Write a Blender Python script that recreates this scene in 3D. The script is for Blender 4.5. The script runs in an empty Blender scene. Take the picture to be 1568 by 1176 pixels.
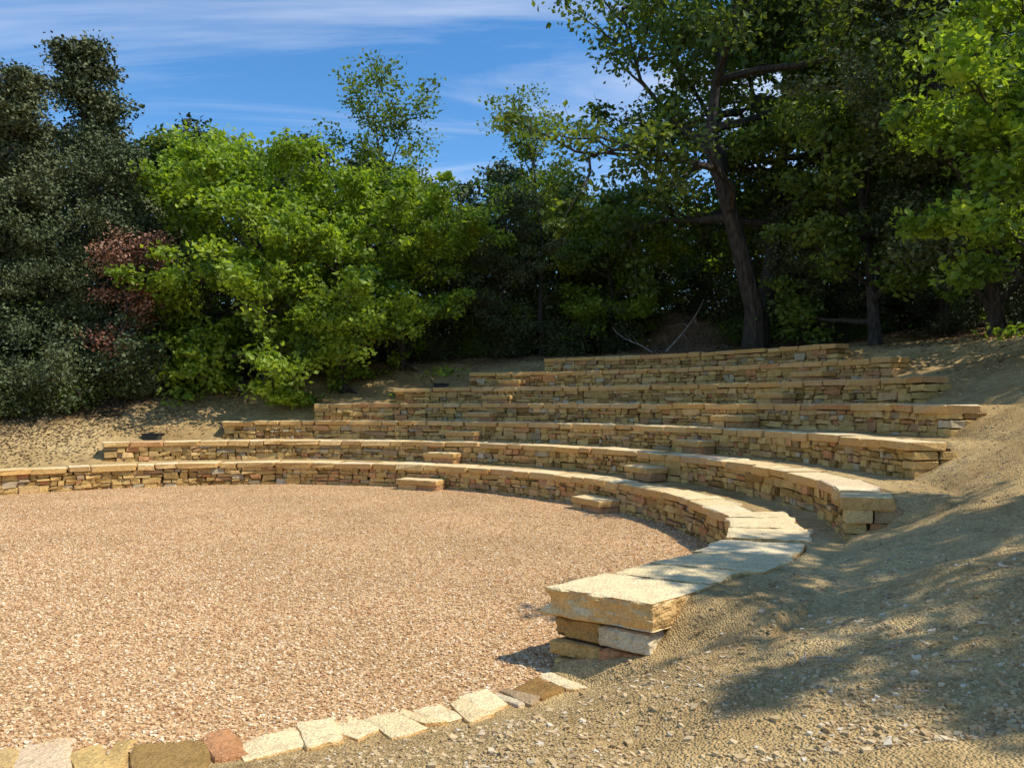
import bpy, math, random
import numpy as np
from mathutils import Vector
random.seed(7); rng=np.random.default_rng(7)
H=1.75
CX,CY=-2.76*H,5.07*H
scene=bpy.context.scene
scene.view_settings.view_transform='Standard'
scene.view_settings.look='None'
scene.view_settings.exposure=0

# ---------------------------------------------------------------- helpers
def hash3(i,j,k,seed=0):
    n=(i.astype(np.int64)*374761393+j.astype(np.int64)*668265263+k.astype(np.int64)*2147483647+seed*974634777)&0xffffffff
    n=((n^(n>>13))*1274126177)&0xffffffff
    n=n^(n>>16)
    return (n&0xffff)/65535.0*2-1
def vnoise(x,y,z=None,seed=0):
    x=np.asarray(x,float);y=np.asarray(y,float)
    z=np.zeros_like(x) if z is None else np.asarray(z,float)
    xi=np.floor(x);yi=np.floor(y);zi=np.floor(z)
    fx=x-xi;fy=y-yi;fz=z-zi
    fx=fx*fx*(3-2*fx);fy=fy*fy*(3-2*fy);fz=fz*fz*(3-2*fz)
    xi=xi.astype(np.int64);yi=yi.astype(np.int64);zi=zi.astype(np.int64)
    def h(a,b,c): return hash3(xi+a,yi+b,zi+c,seed)
    l=lambda a,b,t:a+(b-a)*t
    return l(l(l(h(0,0,0),h(1,0,0),fx),l(h(0,1,0),h(1,1,0),fx),fy),
             l(l(h(0,0,1),h(1,0,1),fx),l(h(0,1,1),h(1,1,1),fx),fy),fz)
def fbm(x,y,z=None,oct=4,seed=0):
    s=0;a=1.0;f=1.0
    for o in range(oct):
        s=s+a*vnoise(np.asarray(x)*f,np.asarray(y)*f,None if z is None else np.asarray(z)*f,seed+o)
        a*=.5;f*=2.03
    return s
def mesh_np(name,verts,quads,mats,midx=None,smooth=False):
    verts=np.asarray(verts,dtype=np.float32).reshape(-1,3);quads=np.asarray(quads,dtype=np.int32).reshape(-1,4)
    me=bpy.data.meshes.new(name)
    me.vertices.add(len(verts));me.vertices.foreach_set('co',verts.ravel())
    M=len(quads)
    me.loops.add(4*M);me.loops.foreach_set('vertex_index',quads.ravel())
    me.polygons.add(M);me.polygons.foreach_set('loop_start',np.arange(M,dtype=np.int32)*4)
    try: me.polygons.foreach_set('loop_total',np.full(M,4,dtype=np.int32))
    except Exception: pass
    if midx is not None: me.polygons.foreach_set('material_index',np.asarray(midx,dtype=np.int32))
    me.polygons.foreach_set('use_smooth',np.full(M,bool(smooth)))
    me.update(calc_edges=True)
    for m in mats: me.materials.append(m)
    return me
def obj(name,me,parent=None,loc=(0,0,0),rz=0,sc=(1,1,1)):
    o=bpy.data.objects.new(name,me)
    scene.collection.objects.link(o)
    o.location=loc;o.rotation_euler=(0,0,rz);o.scale=sc
    if parent: o.parent=parent
    return o
class Mass:
    def __init__(s): s.v=[];s.q=[];s.m=[];s.n=0;s.mats=[]
    def add(s,d,loc,rz,sc):
        V,Q,mi,mats=d
        c,sn=math.cos(rz),math.sin(rz)
        W=V*np.array(sc)
        W=np.stack([W[:,0]*c-W[:,1]*sn+loc[0],W[:,0]*sn+W[:,1]*c+loc[1],W[:,2]+loc[2]],-1)
        mp=[]
        for m in mats:
            if m not in s.mats: s.mats.append(m)
            mp.append(s.mats.index(m))
        s.v.append(W.astype(np.float32));s.q.append((Q+s.n).astype(np.int32));s.m.append(np.array(mp)[mi.astype(int)]);s.n+=len(V)
    def build(s,name): obj(name,mesh_np(name,np.concatenate(s.v),np.concatenate(s.q),s.mats,np.concatenate(s.m)))

# ---------------------------------------------------------------- materials
def newmat(name):
    m=bpy.data.materials.new(name);m.use_nodes=True
    nt=m.node_tree;nt.nodes.clear()
    out=nt.nodes.new('ShaderNodeOutputMaterial')
    return m,nt,out
def N(nt,t,**kw):
    n=nt.nodes.new(t)
    for k,v in kw.items(): setattr(n,k,v)
    return n
def ramp(nt,stops,interp='LINEAR'):
    r=nt.nodes.new('ShaderNodeValToRGB');r.color_ramp.interpolation=interp
    e=r.color_ramp.elements
    while len(e)<len(stops): e.new(0.5)
    for i,(p,c) in enumerate(stops):
        e[i].position=p;e[i].color=(*c,1)
    return r
def mixc(nt,a,b,fac,blend='MIX'):
    m=nt.nodes.new('ShaderNodeMix');m.data_type='RGBA';m.blend_type=blend
    for s,v in ((m.inputs[6],a),(m.inputs[7],b)):
        if hasattr(v,'links'): nt.links.new(v,s)
        else: s.default_value=(*v,1)
    if hasattr(fac,'links'): nt.links.new(fac,m.inputs[0])
    else: m.inputs[0].default_value=fac
    return m.outputs[2]
def stone_mat(name,stops,vary=.35,side=None):
    m,nt,out=newmat(name);L=nt.links.new
    geo=N(nt,'ShaderNodeNewGeometry');tc=N(nt,'ShaderNodeTexCoord')
    r=ramp(nt,stops);L(geo.outputs['Random Per Island'],r.inputs[0])
    n1=N(nt,'ShaderNodeTexNoise');n1.inputs['Scale'].default_value=9;n1.inputs['Detail'].default_value=5;n1.inputs['Roughness'].default_value=.72
    n2=N(nt,'ShaderNodeTexNoise');n2.inputs['Scale'].default_value=60;n2.inputs['Detail'].default_value=2
    L(tc.outputs['Object'],n1.inputs[0]);L(tc.outputs['Object'],n2.inputs[0])
    c=r.outputs[0]
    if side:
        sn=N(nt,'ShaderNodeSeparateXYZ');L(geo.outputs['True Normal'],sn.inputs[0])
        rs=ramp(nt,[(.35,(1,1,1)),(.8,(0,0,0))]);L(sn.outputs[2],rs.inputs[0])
        c=mixc(nt,c,side,rs.outputs[0],'MULTIPLY')  # upright faces multiplied darker than tops, shade put into the colour
    r1_=ramp(nt,[(.3,(.45,.4,.34)),(.52,(1,1,1)),(.75,(1.25,1.2,1.1))]);L(n1.outputs[0],r1_.inputs[0])
    c=mixc(nt,c,r1_.outputs[0],vary*1.6,'MULTIPLY')
    r2=ramp(nt,[(.38,(.6,.55,.5)),(.6,(1.1,1.1,1.1))]);L(n2.outputs[0],r2.inputs[0])
    c=mixc(nt,c,r2.outputs[0],.45,'MULTIPLY')
    ad=N(nt,'ShaderNodeMath',operation='MULTIPLY_ADD');L(n1.outputs[0],ad.inputs[0]);ad.inputs[1].default_value=2.5;L(n2.outputs[0],ad.inputs[2])
    b=N(nt,'ShaderNodeBump');b.inputs['Strength'].default_value=.8;b.inputs['Distance'].default_value=.015;L(ad.outputs[0],b.inputs['Height'])
    p=N(nt,'ShaderNodeBsdfPrincipled');p.inputs['Roughness'].default_value=.9;p.inputs['Specular IOR Level'].default_value=.15
    L(c,p.inputs['Base Color']);L(b.outputs[0],p.inputs['Normal']);L(p.outputs[0],out.inputs[0])
    return m
M_wall=stone_mat('rubble_stone',[(0,(.3,.17,.055)),(.18,(.52,.34,.12)),(.4,(.76,.51,.19)),(.6,(.5,.32,.115)),(.75,(.74,.5,.22)),(.86,(.6,.28,.12)),(.93,(.4,.3,.17)),(1,(.68,.56,.36))])
M_cap=stone_mat('cap_stone',[(0,(.78,.58,.3)),(.35,(.9,.71,.41)),(.65,(.82,.64,.35)),(.85,(.88,.73,.47)),(1,(.72,.48,.28))],.22,side=(.8,.63,.42))  # side tint paints shade onto the upright cap faces
M_core=stone_mat('wall_core',[(0,(.05,.035,.02)),(1,(.07,.05,.03))])

def soil_mat():
    m,nt,out=newmat('dry_soil');L=nt.links.new
    tc=N(nt,'ShaderNodeTexCoord')
    def nz(s,d=6,r=.6):
        n=N(nt,'ShaderNodeTexNoise');n.inputs['Scale'].default_value=s;n.inputs['Detail'].default_value=d;n.inputs['Roughness'].default_value=r
        L(tc.outputs['Object'],n.inputs[0]);return n
    a=nz(.55,3);b=nz(6,6,.72)
    base=ramp(nt,[(.3,(.39,.255,.11)),(.5,(.54,.375,.17)),(.7,(.67,.49,.24))]);L(a.outputs[0],base.inputs[0])
    rb=ramp(nt,[(.3,(.55,.52,.47)),(.5,(1,1,1)),(.72,(1.22,1.2,1.14))]);L(b.outputs[0],rb.inputs[0])
    col=mixc(nt,base.outputs[0],rb.outputs[0],.8,'MULTIPLY')
    v=N(nt,'ShaderNodeTexVoronoi');v.inputs['Scale'].default_value=70;L(tc.outputs['Object'],v.inputs[0])
    rc=ramp(nt,[(0,(.6,.56,.5)),(.5,(1,1,1)),(.88,(1.1,1.08,1.05)),(1,(1.5,1.45,1.4))])
    sp=N(nt,'ShaderNodeSeparateColor');L(v.outputs['Color'],sp.inputs[0]);L(sp.outputs[0],rc.inputs[0])
    col=mixc(nt,col,rc.outputs[0],.6,'MULTIPLY')
    at=N(nt,'ShaderNodeAttribute',attribute_name='humus')
    hr=ramp(nt,[(.35,(.05,.035,.02)),(.55,(.13,.085,.045)),(.7,(.26,.18,.1))]);L(b.outputs[0],hr.inputs[0])
    col=mixc(nt,col,hr.outputs[0],at.outputs['Fac'])
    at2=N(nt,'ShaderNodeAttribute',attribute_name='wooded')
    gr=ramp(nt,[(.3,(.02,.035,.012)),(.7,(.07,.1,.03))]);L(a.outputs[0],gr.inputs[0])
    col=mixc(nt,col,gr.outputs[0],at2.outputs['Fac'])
    ad2=N(nt,'ShaderNodeMath',operation='MULTIPLY_ADD');L(v.outputs['Distance'],ad2.inputs[0]);ad2.inputs[1].default_value=-.9
    ad=N(nt,'ShaderNodeMath',operation='MULTIPLY');L(b.outputs[0],ad.inputs[0]);ad.inputs[1].default_value=2.2;L(ad.outputs[0],ad2.inputs[2])
    bp=N(nt,'ShaderNodeBump');bp.inputs['Strength'].default_value=.9;bp.inputs['Distance'].default_value=.02;L(ad2.outputs[0],bp.inputs['Height'])
    p=N(nt,'ShaderNodeBsdfPrincipled');p.inputs['Roughness'].default_value=1;p.inputs['Specular IOR Level'].default_value=.1
    L(col,p.inputs['Base Color']);L(bp.outputs[0],p.inputs['Normal']);L(p.outputs[0],out.inputs[0])
    return m
M_soil=soil_mat()
def gravel_mat():
    m,nt,out=newmat('tan_gravel');L=nt.links.new
    tc=N(nt,'ShaderNodeTexCoord')
    v=N(nt,'ShaderNodeTexVoronoi');v.inputs['Scale'].default_value=52;L(tc.outputs['Object'],v.inputs[0])
    sp=N(nt,'ShaderNodeSeparateColor');L(v.outputs['Color'],sp.inputs[0])
    r=ramp(nt,[(0,(.36,.19,.085)),(.3,(.6,.365,.17)),(.6,(.72,.465,.235)),(.85,(.8,.575,.33)),(1,(.92,.76,.54))]);L(sp.outputs[0],r.inputs[0])
    n=N(nt,'ShaderNodeTexNoise');n.inputs['Scale'].default_value=.6;n.inputs['Detail'].default_value=5;L(tc.outputs['Object'],n.inputs[0])
    rn=ramp(nt,[(.35,(.84,.82,.78)),(.65,(1.1,1.08,1.06))]);L(n.outputs[0],rn.inputs[0])
    c=mixc(nt,r.outputs[0],rn.outputs[0],1,'MULTIPLY')
    rd=ramp(nt,[(.2,(1.05,1.05,1.05)),(.75,(.48,.41,.33))]);L(v.outputs['Distance'],rd.inputs[0])
    c=mixc(nt,c,rd.outputs[0],.7,'MULTIPLY')
    bp=N(nt,'ShaderNodeBump',invert=True);bp.inputs['Strength'].default_value=.85;bp.inputs['Distance'].default_value=.012;L(v.outputs['Distance'],bp.inputs['Height'])
    p=N(nt,'ShaderNodeBsdfPrincipled');p.inputs['Roughness'].default_value=.95;p.inputs['Specular IOR Level'].default_value=.1
    L(c,p.inputs['Base Color']);L(bp.outputs[0],p.inputs['Normal']);L(p.outputs[0],out.inputs[0])
    return m
M_gravel=gravel_mat()
def simple_isl(name,stops,rough=.9):
    m,nt,out=newmat(name);L=nt.links.new
    geo=N(nt,'ShaderNodeNewGeometry');r=ramp(nt,stops);L(geo.outputs['Random Per Island'],r.inputs[0])
    p=N(nt,'ShaderNodeBsdfPrincipled');p.inputs['Roughness'].default_value=rough;p.inputs['Specular IOR Level'].default_value=.1
    L(r.outputs[0],p.inputs['Base Color']);L(p.outputs[0],out.inputs[0]);return m
M_peb=simple_isl('gravel_chips',[(0,(.34,.18,.085)),(.4,(.64,.4,.2)),(.8,(.77,.54,.3)),(1,(.9,.75,.55))])
M_speb=simple_isl('soil_stones',[(0,(.34,.23,.11)),(.5,(.52,.37,.19)),(.9,(.62,.47,.27)),(1,(.7,.6,.45))])
M_litter=simple_isl('dry_leaves',[(0,(.12,.07,.035)),(.5,(.3,.19,.1)),(.9,(.46,.33,.19)),(1,(.58,.47,.32))])
M_plitter=simple_isl('pale_litter',[(0,(.4,.29,.2)),(.5,(.62,.48,.37)),(1,(.8,.68,.56))])
M_plastic=simple_isl('dark_plastic',[(0,(.035,.034,.03)),(1,(.06,.055,.045))],.6)
def leaf_mat(name,cols,trans=.4,gloss=.55,gw=.04):
    m,nt,out=newmat(name);L=nt.links.new
    geo=N(nt,'ShaderNodeNewGeometry')
    n=N(nt,'ShaderNodeTexNoise');n.inputs['Scale'].default_value=1.1;n.inputs['Detail'].default_value=1;L(geo.outputs['Position'],n.inputs[0])
    ad=N(nt,'ShaderNodeMath',operation='MULTIPLY_ADD');L(geo.outputs['Random Per Island'],ad.inputs[0]);ad.inputs[1].default_value=.45
    sb=N(nt,'ShaderNodeMath',operation='MULTIPLY_ADD');L(n.outputs[0],sb.inputs[0]);sb.inputs[1].default_value=1.3;sb.inputs[2].default_value=-.38
    L(sb.outputs[0],ad.inputs[2])
    r=ramp(nt,cols);L(ad.outputs[0],r.inputs[0])
    c=r.outputs[0]
    d=N(nt,'ShaderNodeBsdfDiffuse');L(c,d.inputs[0])
    g=N(nt,'ShaderNodeBsdfGlossy');g.inputs['Roughness'].default_value=gloss;g.inputs[0].default_value=(.9,.95,1,1)
    m0=N(nt,'ShaderNodeMixShader');m0.inputs[0].default_value=gw;L(d.outputs[0],m0.inputs[1]);L(g.outputs[0],m0.inputs[2])
    if trans>0:
        t=N(nt,'ShaderNodeBsdfTranslucent')
        tcx=mixc(nt,c,(1.7,1.7,.6),.9,'MULTIPLY');L(tcx,t.inputs[0])
        mx=N(nt,'ShaderNodeMixShader');mx.inputs[0].default_value=trans;L(m0.outputs[0],mx.inputs[1]);L(t.outputs[0],mx.inputs[2]);L(mx.outputs[0],out.inputs[0])
    else: L(m0.outputs[0],out.inputs[0])
    return m
M_lbright=leaf_mat('oak_leaf_fresh',[(0,(.08,.125,.013)),(.4,(.18,.265,.024)),(.7,(.3,.4,.036)),(1,(.46,.54,.065))],.43)
M_lmid=leaf_mat('oak_leaf',[(0,(.055,.085,.014)),(.5,(.125,.18,.027)),(1,(.27,.34,.05))],.42)
M_lbacklit=leaf_mat('oak_leaf_backlit_tone',[(0,(.045,.07,.014)),(.5,(.105,.145,.025)),(1,(.22,.27,.05))],.42)  # oak leaf in darker colours, so the large crowns look backlit
M_ldark=leaf_mat('holm_oak_leaf',[(0,(.038,.052,.017)),(.5,(.082,.104,.034)),(1,(.16,.18,.068))],0,.6,.03)
M_lgrey=leaf_mat('cypress_leaf',[(0,(.05,.06,.022)),(.5,(.11,.122,.046)),(1,(.2,.205,.085))],0,.65,.025)
M_lred=leaf_mat('red_leaf',[(0,(.15,.055,.03)),(.5,(.26,.11,.06)),(1,(.36,.2,.11))],0)
def bark_mat(name,c1,c2):
    m,nt,out=newmat(name);L=nt.links.new
    tc=N(nt,'ShaderNodeTexCoord');mp=N(nt,'ShaderNodeMapping');mp.inputs['Scale'].default_value=(14,14,3);L(tc.outputs['Object'],mp.inputs[0])
    n=N(nt,'ShaderNodeTexNoise');n.inputs['Scale'].default_value=1;n.inputs['Detail'].default_value=4;L(mp.outputs[0],n.inputs[0])
    r=ramp(nt,[(.35,c1),(.65,c2)]);L(n.outputs[0],r.inputs[0])
    b=N(nt,'ShaderNodeBump');b.inputs['Distance'].default_value=.03;L(n.outputs[0],b.inputs['Height'])
    p=N(nt,'ShaderNodeBsdfPrincipled');p.inputs['Roughness'].default_value=.95
    L(r.outputs[0],p.inputs['Base Color']);L(b.outputs[0],p.inputs['Normal']);L(p.outputs[0],out.inputs[0]);return m
M_bark=bark_mat('bark',(.022,.017,.013),(.075,.058,.042))
M_deadwood=bark_mat('dead_wood',(.2,.16,.12),(.45,.38,.32))

# ---------------------------------------------------------------- layout functions
_ph=np.array([-180,-150,-120,-90,-66.5,-52.8,-38,-35.4,-28.3,-22.6,-18.5,-10,-2,20,134,150,180])
_r =np.array([3.2,2.9,2.75,2.76,3.02,3.33,3.6,3.56,3.70,3.86,3.98,4.1,4.165,4.165,4.165,3.7,3.2])*H
_pf=np.linspace(-180,180,1441);_rf=np.interp(_pf,_ph,_r)
_k=np.exp(-np.linspace(-2,2,17)**2);_k/=_k.sum()
_rf=np.convolve(np.r_[_rf[-9:-1],_rf,_rf[1:9]],_k,'valid')
def r1(phi): return np.interp(phi,_pf,_rf)
_sp=np.array([-180,-75,-66,-61,-50,-42,-35,-22,-10,120,134,150,175,180]);_ss=np.array([.0,.0,.03,.07,.2,.36,.5,.8,1,1,.92,.7,.0,.0])
RUN=1.03;RISE=.42;Z1=.47
RANGES=[(-35.2,137.0),(-13.7,118.4),(-2.5,102.9),(3.6,91.3),(13.2,81.4),(21.3,73.0),(30.4,64.7)]
def ztop(k): return Z1+RISE*k
def Rk(k,phi): return r1(phi)+RUN*k
def sstep(t): t=np.clip(t,0,1);return t*t*(3-2*t)
def gdip(x,y): return -.075*sstep((7.2-np.asarray(y))/2.6)
def pathmask(x,y):
    t=(y-23.2);cxp=5.6+.16*t
    return np.exp(-((x-cxp)/1.8)**2)*sstep(t/3.0)*(1-sstep((t-7)/3))
def terrain(x,y):
    x=np.asarray(x,float);y=np.asarray(y,float)
    dx=x-CX;dy=y-CY;rho=np.hypot(dx,dy);phi=np.degrees(np.arctan2(dy,dx))
    return terrain_p(rho-r1(phi),phi,x,y)
def terrain_p(u,phi,x,y):
    s=np.interp(phi,_sp,_ss)
    cone=np.where(u<7.2,.05+.408*u,.05+.408*7.2+.13*(u-7.2))
    far=np.clip(u-22,0,None);cone=cone-np.minimum(far*.1,4)
    z=cone*s
    ins=sstep((-35.8-phi)/1.5)*sstep((phi+178)/10)
    z=z*(1-ins*(1-sstep((u-.3)/.8)))-.012*ins*(1-sstep((u-.34)/.12))
    n=fbm(x*.35,y*.35,seed=3)*.10+fbm(x*1.7,y*1.7,seed=9)*.03+fbm(x*7,y*7,oct=3,seed=21)*.009
    amp=sstep(u/2.0)*.85+.15
    amp=amp*(1-ins*(1-sstep((u-.3)/.3))*.9)
    rr=u+r1(phi)
    for k,(a,b) in enumerate(RANGES):
        arc=np.radians(np.minimum(phi-a,b-phi))*rr
        if k==0: w=sstep((arc+.05)/.5)
        else: w=sstep((arc+.12)/.35)
        jt=.42
        if k==0: jt=.42+.27*sstep((-8-phi)/8)
        inz=(u>RUN*k+jt)
        hard=(u<=RUN*(k+1)+.42) | (k==6)
        t=ztop(k)-.012-(.012 if k==0 else 0)
        if k==6: t2=np.maximum(z,t)
        elif k==0: t2=np.where(u>RUN+.0,np.maximum(z,t),t)
        else: t2=np.where(u>RUN*(k+1),np.maximum(z,t),t)
        z=np.where(inz&hard,z+(t2-z)*w,z)
        amp=np.where(inz&(u<=RUN*(k+1)+.05)&(arc>-.1),np.minimum(amp,.15),amp)
        if k==0: amp=np.where((u<=RUN+.05)&(arc>-.1),np.minimum(amp,.15),amp)
    z=z+n*amp
    d=sstep((-62-phi)/8)*sstep((phi+178)/10)
    z=z-d*.28*sstep((u-.32)/.15)*(1-sstep((u-1.5)/3))
    z=z+gdip(x,y)*(1-sstep((u-.3)/1.2))*np.where(z<.3,1,0)
    z=np.where(u<.05,np.where(u<-.05,-.16,np.minimum(z,-.02+gdip(x,y))),z)
    z=z+pathmask(x,y)*(.1+.17*np.clip(y-23.2,0,7))
    return z
def tz(x,y): return float(terrain(np.array([x]),np.array([y]))[0])

us=np.concatenate([[-4.3,-3,-1.5,-.6,-.2,-.08],np.arange(-.04,9.2,.06),9.2+np.cumsum(.09*1.075**np.arange(88))])
nph=1000
ph=np.linspace(-180,180,nph,endpoint=False)
U,P=np.meshgrid(us,ph,indexing='ij')
Rr=U+r1(P);X=CX+Rr*np.cos(np.radians(P));Y=CY+Rr*np.sin(np.radians(P))
Z=terrain_p(U,P,X,Y)
V=np.stack([X,Y,Z],-1).reshape(-1,3)
nu=len(us)
i=np.arange(nu-1)[:,None];j=np.arange(nph)[None,:];j2=(j+1)%nph
Q=np.stack([i*nph+j,(i+1)*nph+j,(i+1)*nph+j2,i*nph+j2],-1).reshape(-1,4)
me=mesh_np('ground',V,Q,[M_soil],smooth=True)
_fp=np.array([-180,-60,-40,-15,0,12,25,40,55,72,90,108,120,134,180]);_fr=np.array([16,14,11,8.4,8.6,8.9,9.5,10.2,10.2,9.1,8.1,6.9,6.1,5.75,7.0])*H
rho=(U+r1(P)).ravel();F=np.interp(P.ravel(),_fp,_fr)
hum=sstep((rho-F+.9+fbm(V[:,0]*.8,V[:,1]*.8,seed=33)*1.0)/1.6)*(1-.9*pathmask(V[:,0],V[:,1]))
at=me.attributes.new('humus','FLOAT','POINT');at.data.foreach_set('value',hum.astype(np.float32))
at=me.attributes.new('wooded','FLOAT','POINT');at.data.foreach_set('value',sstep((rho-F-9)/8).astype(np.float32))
obj('ground',me)

ur=np.linspace(0,1,40);pp=np.linspace(-180,180,361)[:-1]
A,B=np.meshgrid(ur,pp,indexing='ij');RR=(r1(B)+np.where(B<-36.5,.13,.06))*A
X=CX+RR*np.cos(np.radians(B));Y=CY+RR*np.sin(np.radians(B));Z=fbm(X*.8,Y*.8,seed=5)*.008+gdip(X,Y)
V=np.stack([X,Y,Z],-1).reshape(-1,3);n2=len(pp)
i=np.arange(len(ur)-1)[:,None];j=np.arange(n2)[None,:];j2=(j+1)%n2
Q=np.stack([i*n2+j,(i+1)*n2+j,(i+1)*n2+j2,i*n2+j2],-1).reshape(-1,4)
obj('gravel_floor',mesh_np('gravel_floor',V,Q,[M_gravel],smooth=True))

# ---------------------------------------------------------------- stone template
def cube_template(n):
    idx={};verts=[];faces=[]
    def vid(p):
        if p not in idx: idx[p]=len(verts);verts.append(p)
        return idx[p]
    for ax in range(3):
        for side in (0,n):
            for a in range(n):
                for b in range(n):
                    q=[]
                    for (da,db) in ((0,0),(1,0),(1,1),(0,1)):
                        p=[0,0,0];p[ax]=side;p[(ax+1)%3]=a+da;p[(ax+2)%3]=b+db
                        q.append(vid(tuple(p)))
                    if side==0:q=q[::-1]
                    faces.append(q)
    v=np.array(verts,float)/n*2-1
    return v,np.array(faces)
T3,F3=cube_template(3);T1,F1=cube_template(1);T9,F9=cube_template(16)
def squash(t,g=.88):
    lim=1/3+.01
    t=np.where(np.abs(t)<.99,np.where(np.abs(t)<lim,np.sign(t)*g,t),t)
    ext=(np.abs(t)>.99).sum(1)
    out=t.copy();out[ext>=2]*=.96;out[ext>=3]*=.97
    return out
T3=squash(T3)
class StoneSet:
    def __init__(s): s.v=[];s.q=[];s.m=[];s.n=0
    def add(s,c,h,mapf,mi=0,jit=.12,noise=.006,rough=False,side_amp=.024,edge_wob=0.0):
        t,f=(T9,F9) if rough else (T3,F3)
        cj=rng.uniform(-jit,jit,(8,3))
        if rough: cj[4:,:2]=cj[:4,:2]+rng.uniform(-.03,.03,(4,2))
        w=(t+1)/2
        off=np.zeros_like(t)
        for a in range(8):
            bx=(a>>0)&1;by=(a>>1)&1;bz=(a>>2)&1
            ww=(w[:,0] if bx else 1-w[:,0])*(w[:,1] if by else 1-w[:,1])*(w[:,2] if bz else 1-w[:,2])
            off+=ww[:,None]*cj[a]
        hh=np.array(h)
        if rough:
            loc=t*hh
            d=hh-np.abs(loc);ds=np.sort(d,axis=1);ed=np.clip(1-ds[:,1]/.025,0,1)
            loc=loc-np.sign(loc)*(.006*ed[:,None])*(d<.02)
            loc=loc+off*hh*np.array([1,1,.5])
            sd=rng.uniform(0,99)
            nrm=np.where(np.abs(t)>.999,np.sign(t),0)
            fn=fbm(loc[:,0]*7+sd,loc[:,1]*7,loc[:,2]*9,oct=4,seed=50)
            amp_=np.where(np.abs(nrm[:,2])>0,.005,side_amp)
            loc=loc+nrm*(fn*amp_)[:,None]
            if edge_wob:
                wv=fbm(loc[:,0]*3.2+sd,loc[:,1]*3.2+sd,oct=3,seed=61)
                loc[:,0]+=np.sign(t[:,0])*np.abs(t[:,0])**3*wv*edge_wob
                loc[:,1]+=np.sign(t[:,1])*np.abs(t[:,1])**3*fbm(loc[:,1]*3.2-sd,loc[:,0]*3.2+sd,oct=3,seed=62)*edge_wob
            loc=loc+np.array(c)
        else:
            loc=(t+off)*hh+np.array(c)
            loc+=rng.normal(0,noise,loc.shape)*np.minimum(1,hh/.05)
        s.v.append(mapf(loc));s.q.append(f+s.n);s.m.append(np.full(len(f),mi));s.n+=len(t)
    def mesh(s,name,mats): return mesh_np(name,np.concatenate(s.v),np.concatenate(s.q),mats,np.concatenate(s.m))
def polar_map(k,phi0):
    R0=7.29+RUN*k
    def f(l):
        phi=phi0+np.degrees(l[:,0]/R0)
        r=Rk(k,phi)+l[:,1]
        return np.stack([CX+r*np.cos(np.radians(phi)),CY+r*np.sin(np.radians(phi)),l[:,2]],-1)
    return f,R0
def split(x0,x1,z0,z1,out):
    w=x1-x0;h=z1-z0
    if h>.2 or (h>.13 and random.random()<.6):
        f=random.uniform(.3,.7);zm=z0+h*f
        if h-h*f>.04 and h*f>.04:
            split(x0,x1,z0,zm,out);split(x0,x1,zm,z1,out);return
    if w>.5 or (w>.2 and w>h*2.4 and random.random()<.7):
        xm=x0+w*random.uniform(.28,.72)
        split(x0,xm,z0,z1,out);split(xm,x1,z0,z1,out);return
    out.append((x0,x1,z0,z1))
def build_tier(k):
    a,b=RANGES[k];mp,R0=polar_map(k,a)
    L=math.radians(b-a)*R0
    zt=ztop(k);zb=(0 if k==0 else ztop(k-1))-.04
    S=StoneSet();capT=.105
    nseg=int(L/.25)
    for q in range(nseg):
        x0=.06+(L-.12)*q/nseg;x1=.06+(L-.12)*(q+1)/nseg
        c=((x0+x1)/2,.26,(zb+zt-.08)/2);h=((x1-x0)/2,.19,(zt-.08-zb)/2)
        s_=T1*np.array(h)+np.array(c)
        S.v.append(mp(s_));S.q.append(F1+S.n);S.m.append(np.full(6,2));S.n+=8
    endw=.24
    for e0 in (0,L-endw):
        near=(k==0 and e0==0)
        z=zb-(.09 if near else 0);ct=.2 if near else capT
        while z<zt-ct-.03:
            hz=min(random.uniform(.1,.16),zt-ct-z)
            if near: hz=min(random.uniform(.12,.16),zt-ct-z)
            if zt-ct-(z+hz)<.06: hz=zt-ct-z
            dsp=random.uniform(.25,.5) if near else random.uniform(.2,.32)
            D=.74 if near else .52
            for (d0,d1) in ((0,dsp),(dsp,D)):
                S.add((e0+endw/2+random.uniform(-.02,.02)+(.02 if near else 0),(d0+d1)/2,z+hz/2),(endw/2,(d1-d0)/2-.01,hz/2-.008),mp,0,.1 if near else .14,.006,rough=near,side_amp=.03)
            z+=hz
    x=endw
    while x<L-endw-.01:
        w=random.uniform(.5,1.1)
        if L-endw-(x+w)<.35: w=L-endw-x
        out=[];split(x,x+w,zb-(.08 if k==0 and x<2 else 0),zt-capT+.005,out)
        for (x0,x1,z0,z1) in out:
            dp=random.uniform(-.022,.02)
            if k==0 and x0<.7: z1=min(z1,zt-.19)
            if z1-z0<.03: continue
            S.add(((x0+x1)/2,.1+dp,(z0+z1)/2),((x1-x0)/2-.006,.1,(z1-z0)/2-.005),mp,0,.24,.007)
        x+=w
    x=-.03
    while x<L+.02:
        w=random.uniform(.28,.9)
        near=(k==0 and x<4.2)
        if near: w=random.uniform(.45,.8)
        if k==0 and x<0: w=.72
        if L-(x+w)<.3: w=L+.03-x
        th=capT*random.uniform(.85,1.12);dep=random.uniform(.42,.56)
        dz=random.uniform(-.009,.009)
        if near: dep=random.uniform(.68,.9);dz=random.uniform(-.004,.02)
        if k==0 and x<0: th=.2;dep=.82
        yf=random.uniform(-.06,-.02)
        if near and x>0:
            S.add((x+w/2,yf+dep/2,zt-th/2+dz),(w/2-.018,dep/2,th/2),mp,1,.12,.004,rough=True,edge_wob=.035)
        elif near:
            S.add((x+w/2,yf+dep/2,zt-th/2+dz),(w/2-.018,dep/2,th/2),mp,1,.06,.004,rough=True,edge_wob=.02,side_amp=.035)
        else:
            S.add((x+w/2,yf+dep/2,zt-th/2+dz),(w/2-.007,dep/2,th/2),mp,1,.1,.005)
        x+=w
    return S.mesh('stone_terrace_wall',[M_wall,M_cap,M_core])
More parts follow.
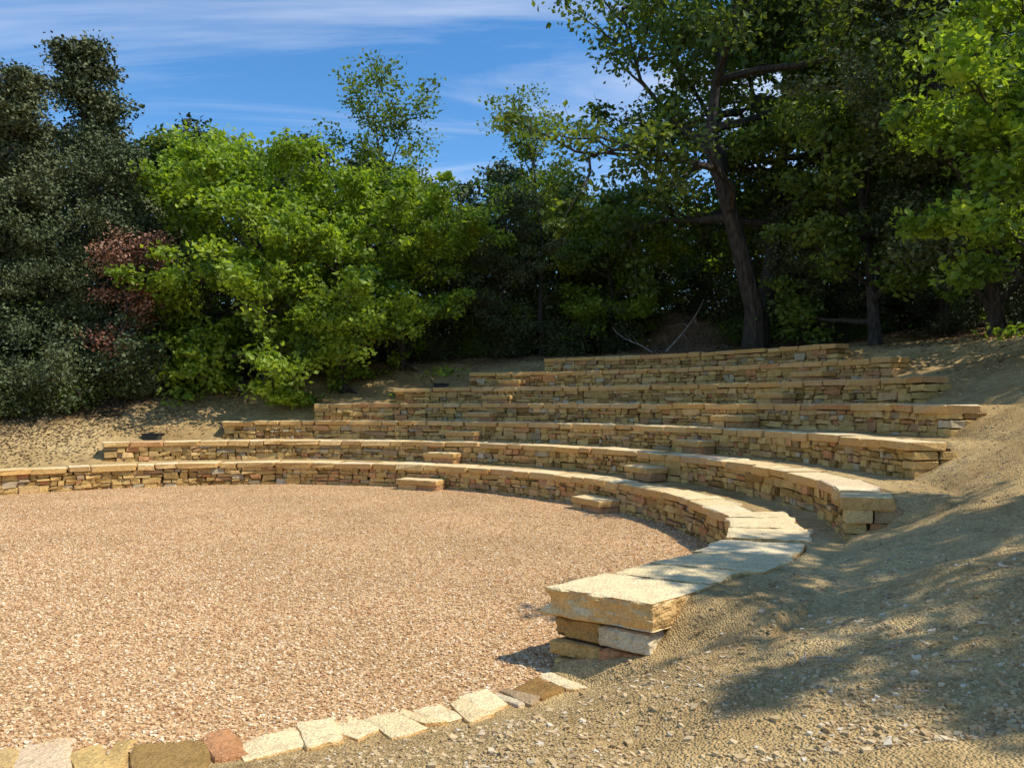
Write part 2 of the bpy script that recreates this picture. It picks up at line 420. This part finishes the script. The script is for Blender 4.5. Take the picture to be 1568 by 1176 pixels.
for k in range(7):
    obj('stone_terrace_wall',build_tier(k))

def step_block(k,phi,w,name='stone_step'):
    S=StoneSet();mp,R0=polar_map(k,phi)
    z0=(0 if k==0 else ztop(k-1))
    hgt=.21
    dep=.42
    S.add((0,-dep/2-.02,z0+hgt-.055),(w/2,dep/2,.055),mp,1,.05,.004,rough=True,side_amp=.012,edge_wob=.012)
    x=-w/2+.02
    while x<w/2-.05:
        ww=min(random.uniform(.25,.6),w/2-.02-x)
        if w/2-.02-(x+ww)<.15: ww=w/2-.02-x
        S.add((x+ww/2,-dep/2-.01,z0+(hgt-.11)/2-.012),(ww/2-.004,dep/2-.03,(hgt-.11)/2+.01),mp,0,.08,.004)
        x+=ww
    obj(name,S.mesh(name,[M_wall,M_cap]))
for k,w in zip(range(6),(1.0,.78,.8,.72,.75,.65)): step_block(k,66+[-1,-.3,0,.3,.6,.8][k],w)
for k,w in zip(range(6),(.88,.72,.7,.85,.7,.8)): step_block(k,28.6+[.2,.1,-.3,0,0,0][k],w)

S=StoneSet()
phi=-36.0
while phi>-150:
    r=float(r1(np.array([phi]))[0])
    w=random.choice([.08,.11,.14,.19,.24,.3])*random.uniform(.85,1.2)
    dphi=math.degrees(w/r);pc=phi-dphi/2
    dep=random.uniform(.22,.4);skew=random.uniform(-.3,.3)
    cxs=math.radians(pc);rc=float(r1(np.array([pc]))[0])+.17+random.uniform(-.05,.05)
    gz=float(gdip(0,CY+rc*math.sin(cxs)))
    def mp(l,cxs=cxs,rc=rc,skew=skew):
        a=cxs+skew;ux,uy=math.cos(a),math.sin(a);ox=CX+rc*math.cos(cxs);oy=CY+rc*math.sin(cxs)
        return np.stack([ox+l[:,0]*(-uy)+l[:,1]*ux,oy+l[:,0]*ux+l[:,1]*uy,l[:,2]],-1)
    S.add((0,0,gz-.027+random.uniform(-.008,.006)),(w/2+.004,dep/2,.04),mp,1 if random.random()<.6 else 0,.22,.004,rough=(phi>-78),side_amp=.012,edge_wob=.025)
    if phi<-58:
        z=gz-.075
        while z>-.45:
            hh=random.uniform(.06,.11)
            S.add((0,0,z-hh/2),(w/2+.01,dep/2-.03,hh/2-.004),mp,0,.12,.005);z-=hh
    phi-=dphi
obj('stone_edging',S.mesh('stone_edging',[M_wall,M_cap]))

for (px,Yd) in ((235,17.6),(676,21.3)):
    x=(px-784)/1150*Yd;z=tz(x,Yd)-.09;S=StoneSet()
    mp=lambda l,x=x,Yd=Yd: l+np.array([x,Yd,0])
    S.add((0,0,z+.06),(.2,.15,.09),mp,0,.01,.001);S.add((0,0,z+.165),(.22,.17,.012),mp,0,.01,.001)
    S.add((0,-.05,z+.183),(.05,.012,.007),mp,0,.01,.001)
    obj('valve_box',S.mesh('valve_box',[M_plastic]))

# ---------------------------------------------------------------- pebbles
def pebbles(name,P,size,mat,flat=.6):
    n=len(P)
    t=T1[None]*(1+rng.uniform(-.35,.35,(n,8,3)))
    sc=size[:,None]*rng.uniform(.6,1.1,(n,3));sc[:,2]*=flat
    t=t*sc[:,None,:]
    a=rng.uniform(0,6.28,n);ca,sa=np.cos(a)[:,None],np.sin(a)[:,None]
    x=t[...,0]*ca-t[...,1]*sa;y=t[...,0]*sa+t[...,1]*ca
    b=rng.uniform(-.5,.5,n)[:,None]
    z=t[...,2]*np.cos(b)+x*np.sin(b)
    v=np.stack([x+P[:,0:1],y+P[:,1:2],z+P[:,2:3]],-1).reshape(-1,3)
    q=(F1[None]+(np.arange(n)*8)[:,None,None]).reshape(-1,4)
    obj(name,mesh_np(name,v,q,[mat]))
n=100000
rad=np.sqrt(rng.uniform(0,1,n*2));an=rng.uniform(-180,180,n*2)
r_=rad*(r1(an)+.05);x=CX+r_*np.cos(np.radians(an));y=CY+r_*np.sin(np.radians(an))
ok=(np.abs(x)<.72*y+.3)&(y>3.4)&(rng.uniform(0,1,n*2)<np.clip(8.5/y,.2,1)**1.4)
x=x[ok][:n];y=y[ok][:n]
pebbles('gravel_chips',np.stack([x,y,.003+fbm(x*.8,y*.8,seed=5)*.008+gdip(x,y)],-1),rng.uniform(.004,.0105,len(x)),M_peb)
n=60000
y=3.0+rng.uniform(0,1,n)**1.6*11;x=rng.uniform(-.45,1,n)*.75*y
dx=x-CX;dy=y-CY;an=np.degrees(np.arctan2(dy,dx));u=np.hypot(dx,dy)-r1(an)
onw=np.zeros(n,bool)
for k,(a,b) in enumerate(RANGES): onw|=(u>RUN*k-.1)&(u<RUN*k+(.58 if k else .9))&(an>a-.5)&(an<b+.5)
cl=fbm(x*1.2,y*1.2,seed=77)
ok=(u>.36)&~onw&(rng.uniform(-.9,1.0,n)<cl+.1)
x=x[ok];y=y[ok];z=terrain(x,y)
pebbles('soil_stones',np.stack([x,y,z+.001],-1),np.minimum(.002+rng.exponential(.003,len(x)),.018),M_speb,.7)

def leafquads(P,l,w,up=0.0,droop=0.0,fold=.15):
    n=len(P)
    a=rng.normal(0,1,(n,3));a[:,2]=a[:,2]*.7-droop
    a/=np.linalg.norm(a,axis=1)[:,None]
    nn=rng.normal(0,1,(n,3));nn[:,2]+=up
    b=np.cross(nn,a);b/=np.linalg.norm(b,axis=1)[:,None]+1e-9
    c=np.cross(a,b)
    l=l[:,None];w=w[:,None]
    v=np.stack([P-a*l/2,P+b*w/2+c*w*fold+a*l*.08,P+a*l/2,P-b*w/2+c*w*fold+a*l*.08],1)
    return v.reshape(-1,3),np.arange(n*4).reshape(-1,4)
def litter(name,x,y,mat):
    dx=x-CX;dy=y-CY;an=np.degrees(np.arctan2(dy,dx));u=np.hypot(dx,dy)-r1(an)
    onw=u<.5
    for k,(a,b) in enumerate(RANGES): onw|=(u>RUN*k-.1)&(u<RUN*k+1.1)&(an>a-.5)&(an<b+.5)
    x=x[~onw];y=y[~onw];n=len(x)
    Pz=np.stack([x,y,terrain(x,y)+.012],-1)
    sc_=np.where(y<12,.5,1.0)
    v,q=leafquads(Pz,rng.uniform(.05,.1,n)*sc_,rng.uniform(.03,.06,n)*sc_,up=4)
    v[:,2]=np.repeat(Pz[:,2],4)+(v[:,2]-np.repeat(Pz[:,2],4))*.35
    obj(name,mesh_np(name,v,q,[mat]))
n=66000
an=rng.uniform(-25,140,n);F=np.interp(an,_fp,_fr)
rr=F+rng.normal(.6,1.4,n);x=CX+rr*np.cos(np.radians(an));y=CY+rr*np.sin(np.radians(an))
x[:500]=rng.uniform(.8,6,500);y[:500]=rng.uniform(3.2,10,500)
litter('leaf_litter',x,y,M_litter)
n=20000;yy=22.6+rng.uniform(0,8,n);xx=5.6+.16*(yy-23.2)+rng.normal(0,.55,n)
litter('footpath',xx,yy,M_plitter)

# ---------------------------------------------------------------- trees
class Tubes:
    def __init__(s): s.v=[];s.q=[];s.n=0
    def add(s,pts,rad,sides=6):
        pts=np.array(pts,float);m=len(pts)
        ang=np.arange(sides)/sides*2*math.pi
        for i in range(m):
            d=pts[min(i+1,m-1)]-pts[max(i-1,0)];d/=np.linalg.norm(d)+1e-9
            ref=np.array([1,0,0]) if abs(d[0])<.8 else np.array([0,1,0])
            a=np.cross(d,ref);a/=np.linalg.norm(a);b=np.cross(d,a)
            s.v.append(pts[i]+rad[i]*(np.cos(ang)[:,None]*a+np.sin(ang)[:,None]*b))
            if i>0:
                base=s.n+(i-1)*sides
                for k in range(sides):
                    k2=(k+1)%sides
                    s.q.append((base+k,base+k2,base+sides+k2,base+sides+k))
        s.n+=m*sides
def bend(p0,d,L,n,wob,lift=0.0):
    pts=[np.array(p0,float)];d=np.array(d,float);d/=np.linalg.norm(d)
    for i in range(n):
        d=d+rng.normal(0,wob,3)+np.array([0,0,lift]);d/=np.linalg.norm(d)
        pts.append(pts[-1]+d*L/n)
    return pts
def finish(name,T,P,l,w,mat,up,droop):
    lv,lq=leafquads(P,l,w,up=up,droop=droop)
    bv=np.concatenate(T.v);bq=np.array(T.q)
    V=np.concatenate([bv,lv]);Q=np.concatenate([bq,lq+len(bv)]);mi=np.r_[np.zeros(len(bq)),np.ones(len(lq))]
    return (V,Q,mi,[M_bark,mat])
_cache={}
def getmesh(d,name):
    if id(d) not in _cache: _cache[id(d)]=mesh_np(name,*d[:2],d[3],d[2])
    return _cache[id(d)]
def make_tree(name,h,cr,tr,cb,mat,nleaf,ls,nlimb=12,elev=(10,55),shape='round',cs=.38,sub=5,wob=.16,forks=1,lean=.28,seed=0):
    global rng
    rng=np.random.default_rng(seed)
    T=Tubes();cl=[];cw=[]
    for f in range(forks):
        if forks==1: d0=(rng.normal(0,.08),rng.normal(0,.08),1)
        else:
            aa=f*2*math.pi/forks+.5;d0=(math.cos(aa)*lean,math.sin(aa)*lean,1)
        tp=bend((rng.normal(0,.1)*(forks>1),rng.normal(0,.1)*(forks>1),-.4),d0,h*.88+.4,9,.07 if forks==1 else .1,.03)
        trr=[tr*(1-.88*(i/9)**.9)/(forks**.4) for i in range(10)];trr[0]*=1.35
        T.add(tp,trr,8)
        tp=np.array(tp)
        for l in range(nlimb):
            t=cb+(1-cb)*((l+rng.uniform(0,1))/nlimb)
            fi=t*9;i0=min(int(fi),8);p0=tp[i0]+(tp[i0+1]-tp[i0])*(fi-i0)
            az=l*2.39996+rng.uniform(-.5,.5)+f*1.3
            tt=(t-cb)/(1-cb)
            if shape=='round': prof=math.sqrt(max(.12,1-(1.75*tt-.72)**2*.92))
            elif shape=='cone': prof=max(.18,1-.75*tt)
            else: prof=.55+.6*math.sin(min(1,tt*1.1)*math.pi*.8)
            el=math.radians(rng.uniform(*elev)+35*tt)
            Lm=cr*prof*rng.uniform(.72,1.15)
            d=(math.cos(az)*math.cos(el),math.sin(az)*math.cos(el),math.sin(el))
            lp=bend(p0,d,Lm,6,wob,.02)
            r0=tr*(.5-.28*tt)*(.6+.4*prof)/(forks**.3)
            T.add(lp,[r0*(1-.85*i/6) for i in range(7)],6)
            lp=np.array(lp)
            for s_ in range(sub+int(3*prof)):
                ft=rng.uniform(.3,1.0);fi=ft*6;i0=min(int(fi),5);q0=lp[i0]+(lp[i0+1]-lp[i0])*(fi-i0)
                dd=(lp[i0+1]-lp[i0]);dd/=np.linalg.norm(dd)
                dd=dd+rng.normal(0,.75,3)*np.array([1,1,.6])
                sl=Lm*rng.uniform(.22,.42)+.25
                sp=bend(q0,dd,sl,4,.22,.03)
                T.add(sp,[max(.006,r0*.33*(1-.8*i/4)) for i in range(5)],4)
                for i_ in (2,3,4):
                    cl.append(sp[i_]);cw.append(rng.uniform(.35,1.3)*(1+.3*(i_==4)))
                for tw in range(2):
                    e=bend(sp[3+tw],rng.normal(0,1,3)+np.array([0,0,.3]),cs*1.3,2,.2)
                    T.add(e,[.008,.006,.003],3)
            cl.append(lp[-1]);cw.append(1.3)
    cl=np.array(cl);cw=np.array(cw);cw/=cw.sum()
    idx=rng.choice(len(cl),nleaf,p=cw)
    sig=cs*rng.uniform(.5,1.15,len(cl))
    off=rng.normal(0,1,(nleaf,3));rr=np.linalg.norm(off,axis=1)[:,None];off=off/rr*np.minimum(rr,2.1)
    P=cl[idx]+off*sig[idx][:,None]*np.array([1,1,.55])
    P=P[P[:,2]>.1]
    n=len(P)
    l=rng.uniform(.7,1.3,n)*ls;w=l*rng.uniform(.5,.75,n)
    return finish(name,T,P,l,w,mat,.7,.25)
def make_shrub(name,h,r,mat,nleaf,ls):
    T=Tubes();cl=[]
    for l in range(16):
        az=rng.uniform(0,6.28);el=math.radians(rng.uniform(25,85))
        p=bend((rng.normal(0,r*.3),rng.normal(0,r*.3),-.1),(math.cos(az)*math.cos(el),math.sin(az)*math.cos(el),math.sin(el)),h*rng.uniform(.6,1.1),5,.15,.02)
        T.add(p,[.025*(1-.8*i/5) for i in range(6)],4)
        for i in (1,2,3,4,5):
            cl.append(p[i]);cl.append(p[i]+rng.normal(0,.25,3)*np.array([1,1,.5]))
    cl=np.array(cl);idx=rng.integers(0,len(cl),nleaf)
    sig=rng.uniform(.12,.34,len(cl))
    P=cl[idx]+rng.normal(0,1,(nleaf,3))*sig[idx][:,None]*np.array([1,1,.7]);P=P[P[:,2]>.02];n=len(P)
    l=rng.uniform(.7,1.3,n)*ls
    return finish(name,T,P,l,l*rng.uniform(.45,.7,n),mat,.8,.1)

oakA=make_tree('fresh_oak_a',7.2,3.6,.16,.06,M_lbright,26000,.165,nlimb=22,elev=(-25,30),cs=.28,sub=6,seed=11)
oakB=make_tree('fresh_oak_b',6.8,3.1,.14,.08,M_lbright,20000,.16,nlimb=18,elev=(-20,35),cs=.27,sub=6,seed=12)
midA=make_tree('mid_oak_a',8.2,3.0,.17,.12,M_lmid,23000,.155,nlimb=20,elev=(-10,40),cs=.32,seed=13)
midS=make_tree('mid_oak_sparse',9,2.5,.13,.3,M_lmid,8500,.14,nlimb=13,elev=(15,60),cs=.3,shape='vase',seed=14)
shade=make_tree('shade_oak',8,2.8,.13,.3,M_lmid,12000,.14,nlimb=12,elev=(10,50),cs=.22,sub=3,shape='vase',seed=15)
holmA=make_tree('holm_a',9.5,2.9,.2,.06,M_ldark,28000,.13,nlimb=22,elev=(0,50),cs=.34,seed=16)
greyA=make_tree('grey_a',10,2.8,.2,.05,M_lgrey,32000,.125,nlimb=28,elev=(20,60),cs=.3,shape='cone',seed=17)
bigO=make_tree('big_oak',14.5,5.4,.36,.26,M_lbacklit,50000,.17,nlimb=17,elev=(0,50),cs=.4,sub=7,wob=.28,forks=2,lean=.3,seed=18)
bigP=make_tree('big_oak_b',14,5.0,.34,.26,M_lbacklit,38000,.17,nlimb=22,elev=(0,50),cs=.42,sub=7,wob=.25,seed=19)
redA=make_tree('red_tree',5.2,1.3,.08,.3,M_lred,5000,.09,nlimb=10,elev=(25,60),cs=.25,seed=20)
bgA=make_tree('far_a',9.5,3.2,.2,.05,M_ldark,8000,.26,nlimb=20,elev=(0,50),cs=.42,sub=3,seed=21)
bgB=make_tree('far_b',9,3.2,.2,.05,M_lbacklit,8000,.25,nlimb=20,elev=(0,50),cs=.42,sub=3,seed=22)
rng=np.random.default_rng(99);random.seed(99)
shA=make_shrub('shrub_a',2.2,1.5,M_ldark,5000,.125)
shB=make_shrub('shrub_b',1.7,1.3,M_lmid,4000,.125)
shC=make_shrub('shrub_c',2.8,1.6,M_ldark,5500,.135)
def place(name,d,px,Yd,s=1.0,rz=None,dz=0,sz=1.0):
    x=(px-784)/1150*Yd
    z=tz(x,Yd)
    return obj(name,getmesh(d,name),None,(x,Yd,z-.05+dz),random.uniform(0,6.28) if rz is None else rz,(s,s,s*sz))
place('cypress_tree',greyA,30,20.5,.84);place('cypress_tree',greyA,190,24,1.06)
place('cypress_tree',greyA,-90,20,.85);place('holm_oak_tree',holmA,110,20,.72)
place('holm_oak_tree',holmA,-10,18.6,.52);place('holm_oak_tree',holmA,150,20.0,.5)
place('red_leaved_tree',redA,178,19.2,.92,dz=-.3)
place('oak_tree',oakA,400,21,.95,dz=-.5);place('oak_tree',oakB,530,21.3,.96,dz=-.4);place('oak_tree',oakA,300,22.0,.9,dz=-.5)
place('oak_tree',oakB,620,22.8,.9,dz=-.3);place('oak_tree',midA,700,25,.78,dz=-.3)
place('slender_oak_tree',midS,640,25,.9);place('slender_oak_tree',midS,830,25,.95)
place('holm_oak_tree',holmA,765,25,.6,dz=-.3);place('oak_tree',midA,860,26.5,.8,dz=-.3)
place('oak_tree',oakB,945,25.5,.78,dz=-.5);place('oak_tree',midA,1000,27.5,.68,dz=-.4)
place('large_oak_tree',bigO,1150,20.5,1.05,rz=.6)
place('large_oak_tree',bigP,1300,23,1.05)
place('oak_tree',oakB,1130,31,.85,dz=-.4);place('holm_oak_tree',holmA,1255,21.0,.58)
place('oak_tree',midA,1345,17.5,.98);place('oak_tree',oakB,1440,20,1.15);place('holm_oak_tree',holmA,1530,15.5,.85)
place('oak_tree',oakB,1610,12.6,.9);place('large_oak_tree',bigP,1600,21,.95,rz=2.4)
def put(name,d,x,y,s,rz): obj(name,getmesh(d,name),None,(x,y,tz(x,y)-.1),rz,(s,s,s))
put('slender_oak_tree',shade,12.6,9.6,.95,1.0);put('slender_oak_tree',shade,8.9,4.6,.85,2.0)
put('slender_oak_tree',shade,8.0,2.6,.8,1.4)
bg=Mass()
for Yd,step,s0 in ((28.5,125,.9),(35,120,1.1)):
    px=-350+random.uniform(0,60)
    while px<1950:
        m=random.choice([bgA,bgB,bgA])
        s=s0*random.uniform(.8,1.05)
        if 560<px<880: s*=.78
        if 880<=px<1260: s*=.66
        yy=Yd+random.uniform(-2,2)+(4 if 1010<px<1110 else 0);x=(px-784)/1150*yy
        bg.add(m,(x,yy,tz(x,yy)),random.uniform(0,6.28),(s,s,s))
        px+=step*random.uniform(.8,1.2)
bg.build('background_forest')
ug=Mass()
for c in range(165):
    an=random.uniform(-18,142);F=float(np.interp(an,_fp,_fr))
    if c>145: an=random.uniform(112,140);F=float(np.interp(an,_fp,_fr))
    rr=F+.6+abs(random.gauss(0,1))*2.0+ (0 if c>60 else random.uniform(2,5))
    if c>145: rr=F+random.uniform(.5,1.6)
    x=CX+rr*math.cos(math.radians(an));y=CY+rr*math.sin(math.radians(an))
    if 4.2<x<7.6 and 21<y<30: continue
    s=random.uniform(.5,1.15)*(1 if rr>F+1.6 else .65)
    m=random.choice([shA,shB,shC,shA])
    ug.add(m,(x,y,tz(x,y)-.05),random.uniform(0,6.28),(s,s,s*random.uniform(.8,1.2)))
ug.build('undergrowth')
def dead(px,Yd,az,L_,r0):
    T=Tubes();x=(px-784)/1150*Yd;z=tz(x,Yd)
    p=bend((x,Yd,z+.02),(math.cos(az),math.sin(az)*.3,.55),L_,6,.12);T.add(p,[r0*(1-.7*i/6) for i in range(7)],6)
    for q in (2,3,4): T.add(bend(p[q],rng.normal(0,1,3)+np.array([0,0,.4]),L_*.35,4,.2),[r0*.4,r0*.3,r0*.2,r0*.12,.003],5)
    obj('dead_branch',mesh_np('dead_branch',np.concatenate(T.v),np.array(T.q),[M_deadwood]))
dead(1020,23.2,.5,2.2,.035);dead(1000,23,2.2,1.6,.025)
T=Tubes()
for c in range(70):
    y=random.uniform(3.3,9);x=random.uniform(.6,.7*y+.5)
    dx=x-CX;dy=y-CY;an=math.degrees(math.atan2(dy,dx));u=math.hypot(dx,dy)-float(r1(np.array([an]))[0])
    if u<1.0: continue
    a=random.uniform(0,6.28);Lq=random.uniform(.05,.22)
    pts=[]
    for q in range(4):
        xx=x+math.cos(a)*Lq*q/3+random.uniform(-.006,.006);yy=y+math.sin(a)*Lq*q/3+random.uniform(-.006,.006)
        pts.append((xx,yy,tz(xx,yy)+.006))
    T.add(pts,[.003,.003,.0025,.0015],4)
obj('twigs',mesh_np('twigs',np.concatenate(T.v),np.array(T.q),[M_deadwood]))

# ---------------------------------------------------------------- world / sun / camera
w=bpy.data.worlds.new('World');scene.world=w;w.use_nodes=True
nt=w.node_tree;nt.nodes.clear();L=nt.links.new
out=nt.nodes.new('ShaderNodeOutputWorld');bg_=nt.nodes.new('ShaderNodeBackground');bg_.inputs[1].default_value=.135
sky=nt.nodes.new('ShaderNodeTexSky');sky.sky_type='NISHITA';sky.sun_disc=False
EL=math.radians(55);AZ=math.radians(-12)
sky.sun_elevation=EL;sky.sun_rotation=math.radians(102);sky.ozone_density=2.5;sky.air_density=1.0;sky.dust_density=.1
hsn=nt.nodes.new('ShaderNodeHueSaturation');hsn.inputs['Saturation'].default_value=1.28;hsn.inputs['Value'].default_value=1.45;L(sky.outputs[0],hsn.inputs['Color'])
tc=nt.nodes.new('ShaderNodeTexCoord');sx=nt.nodes.new('ShaderNodeSeparateXYZ');L(tc.outputs['Generated'],sx.inputs[0])
zz=N(nt,'ShaderNodeMath',operation='ADD');L(sx.outputs[2],zz.inputs[0]);zz.inputs[1].default_value=.12
dx_=N(nt,'ShaderNodeMath',operation='DIVIDE');L(sx.outputs[0],dx_.inputs[0]);L(zz.outputs[0],dx_.inputs[1])
dy_=N(nt,'ShaderNodeMath',operation='DIVIDE');L(sx.outputs[1],dy_.inputs[0]);L(zz.outputs[0],dy_.inputs[1])
cb=nt.nodes.new('ShaderNodeCombineXYZ');L(dx_.outputs[0],cb.inputs[0]);L(dy_.outputs[0],cb.inputs[1])
mp=nt.nodes.new('ShaderNodeMapping');mp.inputs['Rotation'].default_value=(0,0,-.25);mp.inputs['Scale'].default_value=(.5,1.7,1);L(cb.outputs[0],mp.inputs[0])
n1=nt.nodes.new('ShaderNodeTexNoise');n1.inputs['Scale'].default_value=1.1;n1.inputs['Detail'].default_value=7;n1.inputs['Roughness'].default_value=.6;n1.inputs['Distortion'].default_value=.7;L(mp.outputs[0],n1.inputs[0])
rp=ramp(nt,[(.46,(0,0,0)),(.8,(1,1,1))]);L(n1.outputs[0],rp.inputs[0])
mul=N(nt,'ShaderNodeMath',operation='MULTIPLY');L(rp.outputs[0],mul.inputs[0]);mul.inputs[1].default_value=.8
cc=mixc(nt,hsn.outputs[0],(7.0,7.4,8.2),mul.outputs[0])
L(cc,bg_.inputs[0]);L(bg_.outputs[0],out.inputs[0])
sd=Vector((math.cos(EL)*math.cos(AZ),math.cos(EL)*math.sin(AZ),math.sin(EL)))
sl=bpy.data.lights.new('sun','SUN');sl.energy=5.0;sl.angle=math.radians(.5);sl.color=(1,.95,.83)
so=bpy.data.objects.new('sun',sl);scene.collection.objects.link(so);so.rotation_euler=sd.to_track_quat('Z','Y').to_euler()
cam=bpy.data.cameras.new('camera');cam.lens=26.4;cam.sensor_width=36;cam.clip_end=3000;cam.clip_start=.05
co=bpy.data.objects.new('camera',cam);scene.collection.objects.link(co);co.location=(0,0,H);co.rotation_euler=(math.radians(90+1.44),0,0)
scene.camera=co
